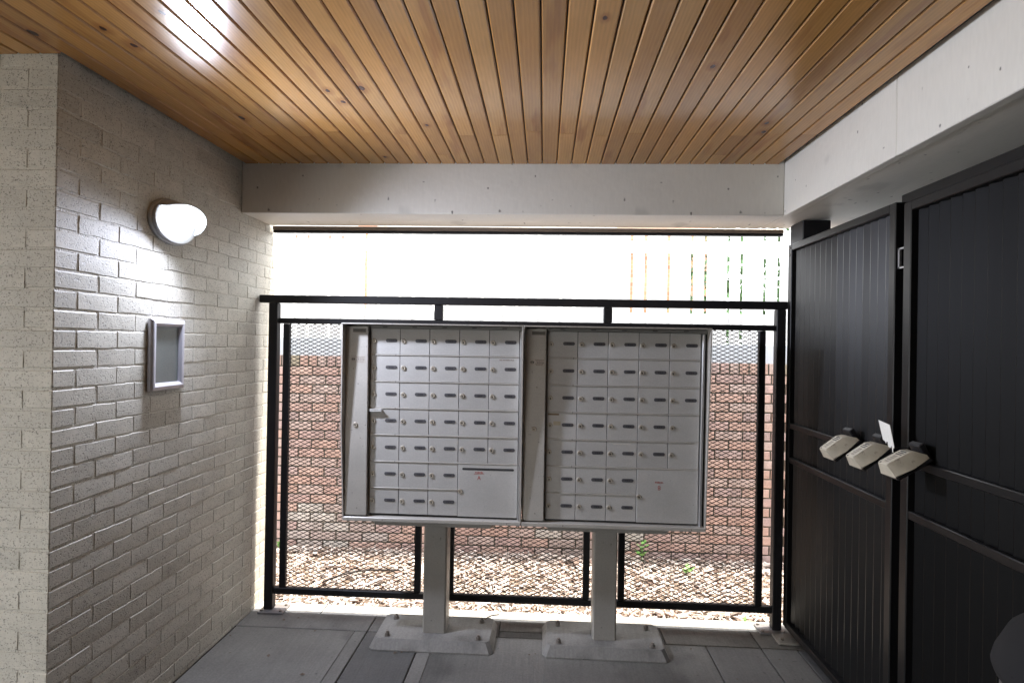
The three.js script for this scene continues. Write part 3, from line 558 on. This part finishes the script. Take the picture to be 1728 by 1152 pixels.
// ------------------------------------------------------------------ planting bed
{
  const bed = structMesh('planting_bed', (() => { const g = new THREE.PlaneGeometry(8, 1.25, 120, 24).rotateX(-Math.PI / 2); const p = g.attributes.position; for (let i = 0; i < p.count; i++) p.setY(i, -0.075 + 0.03 * (fbm((p.getX(i) + 4) / 8, (p.getZ(i) + 1) / 2, 24, 6, 600) - 0.5)); g.translate(0, 0, -4.1); g.computeVertexNormals(); return g; })(), conc(0.22, 0.16, 0.12));
  // wood chips
  const chip = (() => { const g = new THREE.BoxGeometry(1, 0.16, 0.24, 2, 1, 1), p = g.attributes.position; for (let i = 0; i < p.count; i++) { const x = p.getX(i); p.setY(i, p.getY(i) + (Math.abs(x) < 0.1 ? 0.06 : 0)); if (x > 0.4) p.setZ(i, p.getZ(i) * 0.55); if (x < -0.4) p.setZ(i, p.getZ(i) * 0.7 + 0.05); } g.computeVertexNormals(); return g; })();
  const N = 15000, im = new THREE.InstancedMesh(chip, M({ color: 0xffffff, roughness: 0.85 }), N), m = new THREE.Matrix4(), q = new THREE.Quaternion(), e = new THREE.Euler(), v = new THREE.Vector3(), s = new THREE.Vector3(), col = new THREE.Color();
  for (let i = 0; i < N; i++) {
    const L = i % 40 === 0 ? rr(0.06, 0.12) : 0.012 + 0.05 * rnd() * rnd() + 0.012 * rnd(), w = i % 40 === 0 ? rr(1.2, 1.9) : rr(0.7, 1.7);
    v.set(rr(-2.9, 2.9), -0.066 + rr(-0.01, 0.022), rr(-4.67, -3.545)); e.set(rr(-0.35, 0.35), rr(0, 6.28), rr(-0.3, 0.3)); q.setFromEuler(e); s.set(L, L * rr(0.5, 1), L * w);
    m.compose(v, q, s); im.setMatrixAt(i, m);
    const t = rnd(), k = rr(0.75, 1.2); if (t < 0.62) col.setRGB(0.54 * k, 0.45 * k, 0.395 * k); else if (t < 0.86) col.setRGB(0.62 * k, 0.565 * k, 0.52 * k); else col.setRGB(0.24 * k, 0.165 * k, 0.13 * k);
    im.setColorAt(i, col);
  }
  im.name = 'wood_chips'; im.userData.kind = 'stuff'; shadows(im); tag(im, 'pale brown wood chip mulch covering the planting bed', 'mulch'); delete im.userData.category; im.userData.category = 'mulch'; scene.add(im);
  const br = structThing('branch', new THREE.TubeGeometry(new THREE.CatmullRomCurve3([[-1.43, -0.03, -3.93], [-1.3, -0.022, -4.07], [-1.2, -0.02, -4.12], [-0.98, -0.03, -4.17]].map((p) => new THREE.Vector3(...p))), 24, 0.0075, 7), M({ color: rgb(0.05, 0.04, 0.035), roughness: 0.8 }));
  tag(br, 'thin dark fallen branch lying on the wood chips behind the left mesh panel', 'branch');
  // small weeds
  const leaf = (() => { const s = new THREE.Shape(); s.moveTo(0, 0); s.quadraticCurveTo(0.5, 0.35, 0, 1); s.quadraticCurveTo(-0.5, 0.35, 0, 0); const g = new THREE.ShapeGeometry(s, 5).rotateX(-Math.PI / 2 + 0.5); return g; })();
  const mLeaf = new THREE.MeshPhysicalMaterial({ color: rgb(0.16, 0.36, 0.07), roughness: 0.6, side: THREE.DoubleSide, transmission: 0.3, thickness: 0 });
  const weed = (label, x, z, n, size, hgt) => {
    const Wd = thing('weed', label, 'weed', [x, -0.055, z], 'small weeds in the mulch');
    for (let i = 0; i < n; i++) { const h = hgt * (0.3 + 0.7 * (i / n)); part(Wd, 'leaf', leaf, mLeaf, [rr(-0.01, 0.01), h, rr(-0.01, 0.01)], [rr(-0.3, 0.3), i * 2.4 + rnd(), rr(-0.3, 0.3)]).scale.setScalar(size * rr(0.7, 1.2)); }
    part(Wd, 'stem', new THREE.CylinderGeometry(0.0025, 0.004, hgt, 6), mLeaf, [0, hgt / 2, 0]);
  };
  weed('taller green weed at the foot of the red brick wall behind the right mesh panel', 0.755, -4.58, 11, 0.06, 0.13);
  weed('low green weed among the wood chips behind the right mesh panel', 1.03, -4.35, 6, 0.06, 0.04);
  weed('small green weed beside the left post of the railing', -2.03, -4.6, 6, 0.055, 0.05);
  weed('yellow green weed on the mulch near the right post of the railing', 1.20, -3.62, 5, 0.04, 0.02);
}

{ // dry leaf scraps on the slabs, and a twig
  const lg = new THREE.BufferGeometry(); lg.setAttribute('position', new THREE.Float32BufferAttribute([0, 0, -0.5, 0.3, 0.12, 0, 0, 0.03, 0.5, -0.3, 0.1, 0.05], 3)); lg.setIndex([0, 2, 1, 0, 3, 2]); lg.computeVertexNormals();
  const spots = [[-1.53, -2.93], [-1.33, -2.92], [-1.1, -2.77], [-1.42, -3.30], [-1.35, -3.33], [-0.72, -3.0], [-0.69, -3.01], [-0.05, -3.04], [-0.02, -3.05], [0.78, -3.17], [1.2, -3.1], [-1.2, -3.19], [-1.62, -3.1], [0.93, -2.9], [0.3, -2.8]];
  const im = new THREE.InstancedMesh(lg, M({ color: rgb(0.09, 0.065, 0.045), roughness: 0.9, side: THREE.DoubleSide }), spots.length), m = new THREE.Matrix4(), q = new THREE.Quaternion();
  spots.forEach(([x, z], i) => { q.setFromEuler(new THREE.Euler(0, rr(0, 6), 0)); m.compose(new THREE.Vector3(x, 0.0018, z), q, new THREE.Vector3().setScalar(rr(0.012, 0.03))); im.setMatrixAt(i, m); });
  im.name = 'leaf_scraps'; im.userData.kind = 'stuff'; tag(im, 'small dry leaf scraps scattered on the concrete slabs', 'litter'); scene.add(im);
  tag(structThing('twig', new THREE.TubeGeometry(new THREE.CatmullRomCurve3([[-0.30, 0.062, -3.27], [-0.27, 0.07, -3.30], [-0.225, 0.066, -3.33]].map((p) => new THREE.Vector3(...p))), 8, 0.003, 5), M({ color: rgb(0.2, 0.15, 0.11), roughness: 0.9 })), 'short dry twig lying on the concrete foot of the left mailbox cabinet', 'twig');
}

// ------------------------------------------------------------------ red brick wall with the white board fence on top
const ZW = -4.7;
{
  const wall = thing('brick_wall', 'low red brick wall under the white board fence behind the planting bed', 'wall');
  const T_br = tex(512, 512, (u, v) => { const k = 0.9 + 0.25 * (fbm(u, v, 10, 10, 701) - 0.5) + 0.12 * (vnoise(u, v, 160, 160, 703) - 0.5); const w = S(fbm(u, v, 4, 4, 705), 0.56, 0.75) * 0.35; return [k + (1 - k) * w, k + (1 - k) * w, k + (1 - k) * w]; }, true, [1.8, 1.8]);
  const B_br = tex(256, 256, (u, v) => fbm(u, v, 30, 30, 711, 3), false, [2.5, 2.5]);
  const mB = [[0.60, 0.40, 0.33], [0.57, 0.385, 0.33], [0.62, 0.43, 0.36], [0.55, 0.385, 0.345], [0.58, 0.44, 0.39], [0.53, 0.39, 0.36]].map(([r, g, b]) => M({ color: rgb(r, g, b), map: T_br, bumpMap: B_br, bumpScale: 0.002, roughness: 0.85 }));
  const mChalk = [[0.56, 0.48, 0.44], [0.62, 0.57, 0.52], [0.50, 0.40, 0.36]].map(([r, g, b]) => M({ color: rgb(r, g, b), map: T_br, bumpMap: B_br, bumpScale: 0.002, roughness: 0.9 }));
  const mTan = M({ color: rgb(0.42, 0.36, 0.27), map: T_br, bumpMap: B_br, bumpScale: 0.002, roughness: 0.85 });
  part(wall, 'mortar', span(-5, 4.2, -0.2, 1.43, ZW - 0.2, ZW - 0.008, 0.001), M({ color: rgb(0.20, 0.185, 0.155), map: T_conc, roughness: 0.95 }));
  const BX = 0.2091, BY = 0.072, top = 1.352, gv = Array.from({ length: 6 }, () => uvBox(brickGeo(BX - 0.012, BY - 0.0115, 0.03, 0.0008, 0.0003), rnd() * 4, rnd() * 4));
  const gr = Array.from({ length: 4 }, () => uvBox(brickGeo(0.0605, 0.079, 0.03, 0.0008, 0.0003), rnd() * 4, rnd() * 4));
  const rest = []; let count = 0;
  const put = (g, x, y, mat, seen) => { const pr = rr(-0.0015, 0.0015); if (seen && count < 298) { count++; part(wall, 'brick', g, mat, [x, y, ZW + pr]); } else rest.push(g.clone().translate(x, y, ZW + pr)); };
  for (let r = 0; r < 20; r++) {
    const y = top - BY * (r + 0.5) - 0.003; if (y < -0.14) break;
    const x0 = r & 1 ? -1.93 : -1.93 + BX / 2;
    for (let k = -14; k < 29; k++) {
      const x = x0 + (k + 0.5) * BX, u = x / 4.7; if (x < -4.9 || x > 4.1) continue;
      const seen = (x > -2.3 && x < -1.45) || (x > 1.15 && x < 2.05) || (y < 0.2 && x > -2.3 && x < 2.05);
      const chalk = Math.hypot((x + 1.62) / 0.4, (y - 0.12) / 0.3) + rr(-0.3, 0.3) < 1 || Math.hypot((x - 0.3) / 0.5, (y - 0.02) / 0.16) + rr(-0.2, 0.3) < 0.8;
      put(pick(gv), x, y, chalk && rnd() < 0.8 ? pick(mChalk) : pick(mB), seen);
    }
  }
  for (let k = -40; k < 80; k++) { const x = -1.934 + (k + 0.5) * 0.0728; if (x < -4.9 || x > 4.1) continue; put(pick(gr), x, 1.394, rnd() < 0.25 ? mTan : pick(mB), (x > -2.2 && x < -1.45) || (x > 1.15 && x < 1.95)); }
  const m = part(wall, 'brick_courses', join(rest), mB[1]); m.userData.kind = 'stuff';
}
{
  const F = thing('board_fence', 'white fence of vertical boards with narrow gaps standing on the red brick wall', 'fence');
  const T_wf = tex(256, 256, (u, v) => { const k = 0.97 + 0.05 * (fbm(u, v, 12, 3, 801) - 0.5) + 0.02 * (vnoise(u, v, 120, 6, 803) - 0.5); return k; }, true, [2, 1]);
  const mW = M({ color: rgb(0.80, 0.81, 0.82), map: T_wf, roughness: 0.6 });
  const meas = [-1.995, -1.897, -1.723, -1.618, -1.426, -1.32, -1.15, -1.045, -0.875, -0.77, -0.60, -0.495, -0.325, -0.22, -0.151, -0.05, 0.12, 0.225, 0.393, 0.493, 0.669, 0.777, 0.953, 1.131, 1.234, 1.407, 1.507, 1.682, 1.787, 1.96, 2.063, 2.24, 2.34, 2.52, 2.62, 2.8];
  let x = -1.995; const left = []; for (let k = 0; k < 18; k++) { x -= k % 2 ? 0.102 : 0.173; left.unshift(x); }
  const gaps = left.concat(meas), top = 2.46;
  for (let k = 0; k + 1 < gaps.length; k++) { const a = gaps[k] + 0.0125, b = gaps[k + 1] - 0.0125; if (b - a < 0.02) continue; part(F, 'board', span(a, b, 1.575, top + rr(-0.01, 0.01), ZW - 0.06, ZW - 0.04, 0.003), mW); }
  part(F, 'base_board', span(-4.4, 2.9, 1.4315, 1.574, ZW - 0.075, ZW - 0.035, 0.004), M({ color: rgb(0.50, 0.53, 0.57), map: T_wf, roughness: 0.6 }));
  for (const y of [1.72, 2.28]) part(F, 'rail', span(-4.4, 2.9, y, y + 0.09, ZW - 0.1, ZW - 0.0605, 0.004), mW);
}

// ------------------------------------------------------------------ what shows through the gaps
{
  const Bd = thing('brick_house', 'pale house with brown windows glimpsed through the gaps of the white fence', 'house');
  const T_hb = tex(512, 512, (u, v) => { const r = v * 14, row = Math.floor(r), c = u * 5 + (row & 1) * 0.5, fy = r - row, fx = c - Math.floor(c), j = fy < 0.13 || fx < 0.045, n = hash(Math.floor(c) % 5, row, 3), k = 0.85 + 0.3 * (n - 0.5) + 0.1 * (vnoise(u, v, 90, 90, 901) - 0.5); return j ? [0.62, 0.56, 0.5] : [0.80 * k, 0.55 * k, 0.42 * k]; }, true, [1 / 1.0, 1 / 0.95]);
  const mHB = M({ color: rgb(0.95, 0.95, 0.95), map: T_hb, roughness: 0.9 }), mR = M({ color: rgb(0.82, 0.82, 0.80), map: T_board, roughness: 0.7 });
  part(Bd, 'rendered_wall', span(-9, -2.98, -0.13, 3.7, -9.8, -9.5, 0.01), mR);
  part(Bd, 'brick_pier', span(-2.975, -2.7, -0.13, 3.7, -9.85, -9.45, 0.01), mHB);
  part(Bd, 'rendered_wall', span(-2.695, 1.1, -0.13, 3.7, -9.8, -9.5, 0.01), mR);
  part(Bd, 'brick_pier', span(1.105, 2.6, -0.13, 3.7, -9.83, -9.48, 0.01), mHB);
  part(Bd, 'window', span(-4.6, -3.2, 3.13, 3.23, -9.52, -9.47, 0.004), M({ color: rgb(0.16, 0.09, 0.06), roughness: 0.4 }));
  const T = thing('shrub', 'green leafy shrub showing through the fence gaps at the right', 'shrub', [3.0, -0.13, -7.6]);
  part(T, 'trunk', new THREE.CylinderGeometry(0.04, 0.07, 2.4, 8), M({ color: rgb(0.1, 0.075, 0.055), roughness: 0.9 }), [0, 1.2, 0]);
  const lg = new THREE.BufferGeometry(); lg.setAttribute('position', new THREE.Float32BufferAttribute([0, 0, 0, 0.35, 0.5, 0.08, 0, 1, 0, -0.35, 0.5, 0.08], 3)); lg.setIndex([0, 1, 2, 0, 2, 3]); lg.computeVertexNormals();
  const N = 9000, im = new THREE.InstancedMesh(lg, M({ color: 0xffffff, roughness: 0.6, side: THREE.DoubleSide }), N), m = new THREE.Matrix4(), q = new THREE.Quaternion(), c = new THREE.Color();
  for (let i = 0; i < N; i++) { const a = rr(0, 6.28), b = Math.acos(rr(-1, 1)), r = Math.pow(rnd(), 0.4); q.setFromEuler(new THREE.Euler(rr(0, 6), rr(0, 6), rr(0, 6))); m.compose(new THREE.Vector3(Math.sin(b) * Math.cos(a) * r * 1.5, 2.0 + Math.cos(b) * r * 2.0, Math.sin(b) * Math.sin(a) * r * 0.7), q, new THREE.Vector3().setScalar(rr(0.05, 0.12))); im.setMatrixAt(i, m); const k = rr(0.5, 1.3); c.setRGB(0.07 * k, 0.14 * k, 0.05 * k); im.setColorAt(i, c); }
  im.name = 'foliage'; im.userData.kind = 'stuff'; shadows(im); T.add(im);
}

// ------------------------------------------------------------------ render
const renderer = new THREE.WebGLRenderer({ antialias: true });
renderer.toneMapping = THREE.LinearToneMapping; renderer.toneMappingExposure = EXPOSURE;
renderer.shadowMap.enabled = true; renderer.shadowMap.type = THREE.PCFSoftShadowMap;
renderer.setSize(1024, 682);
scene.traverse((o) => { if (o.isMesh) { o.castShadow = true; o.receiveShadow = true; } });
renderer.render(scene, camera);
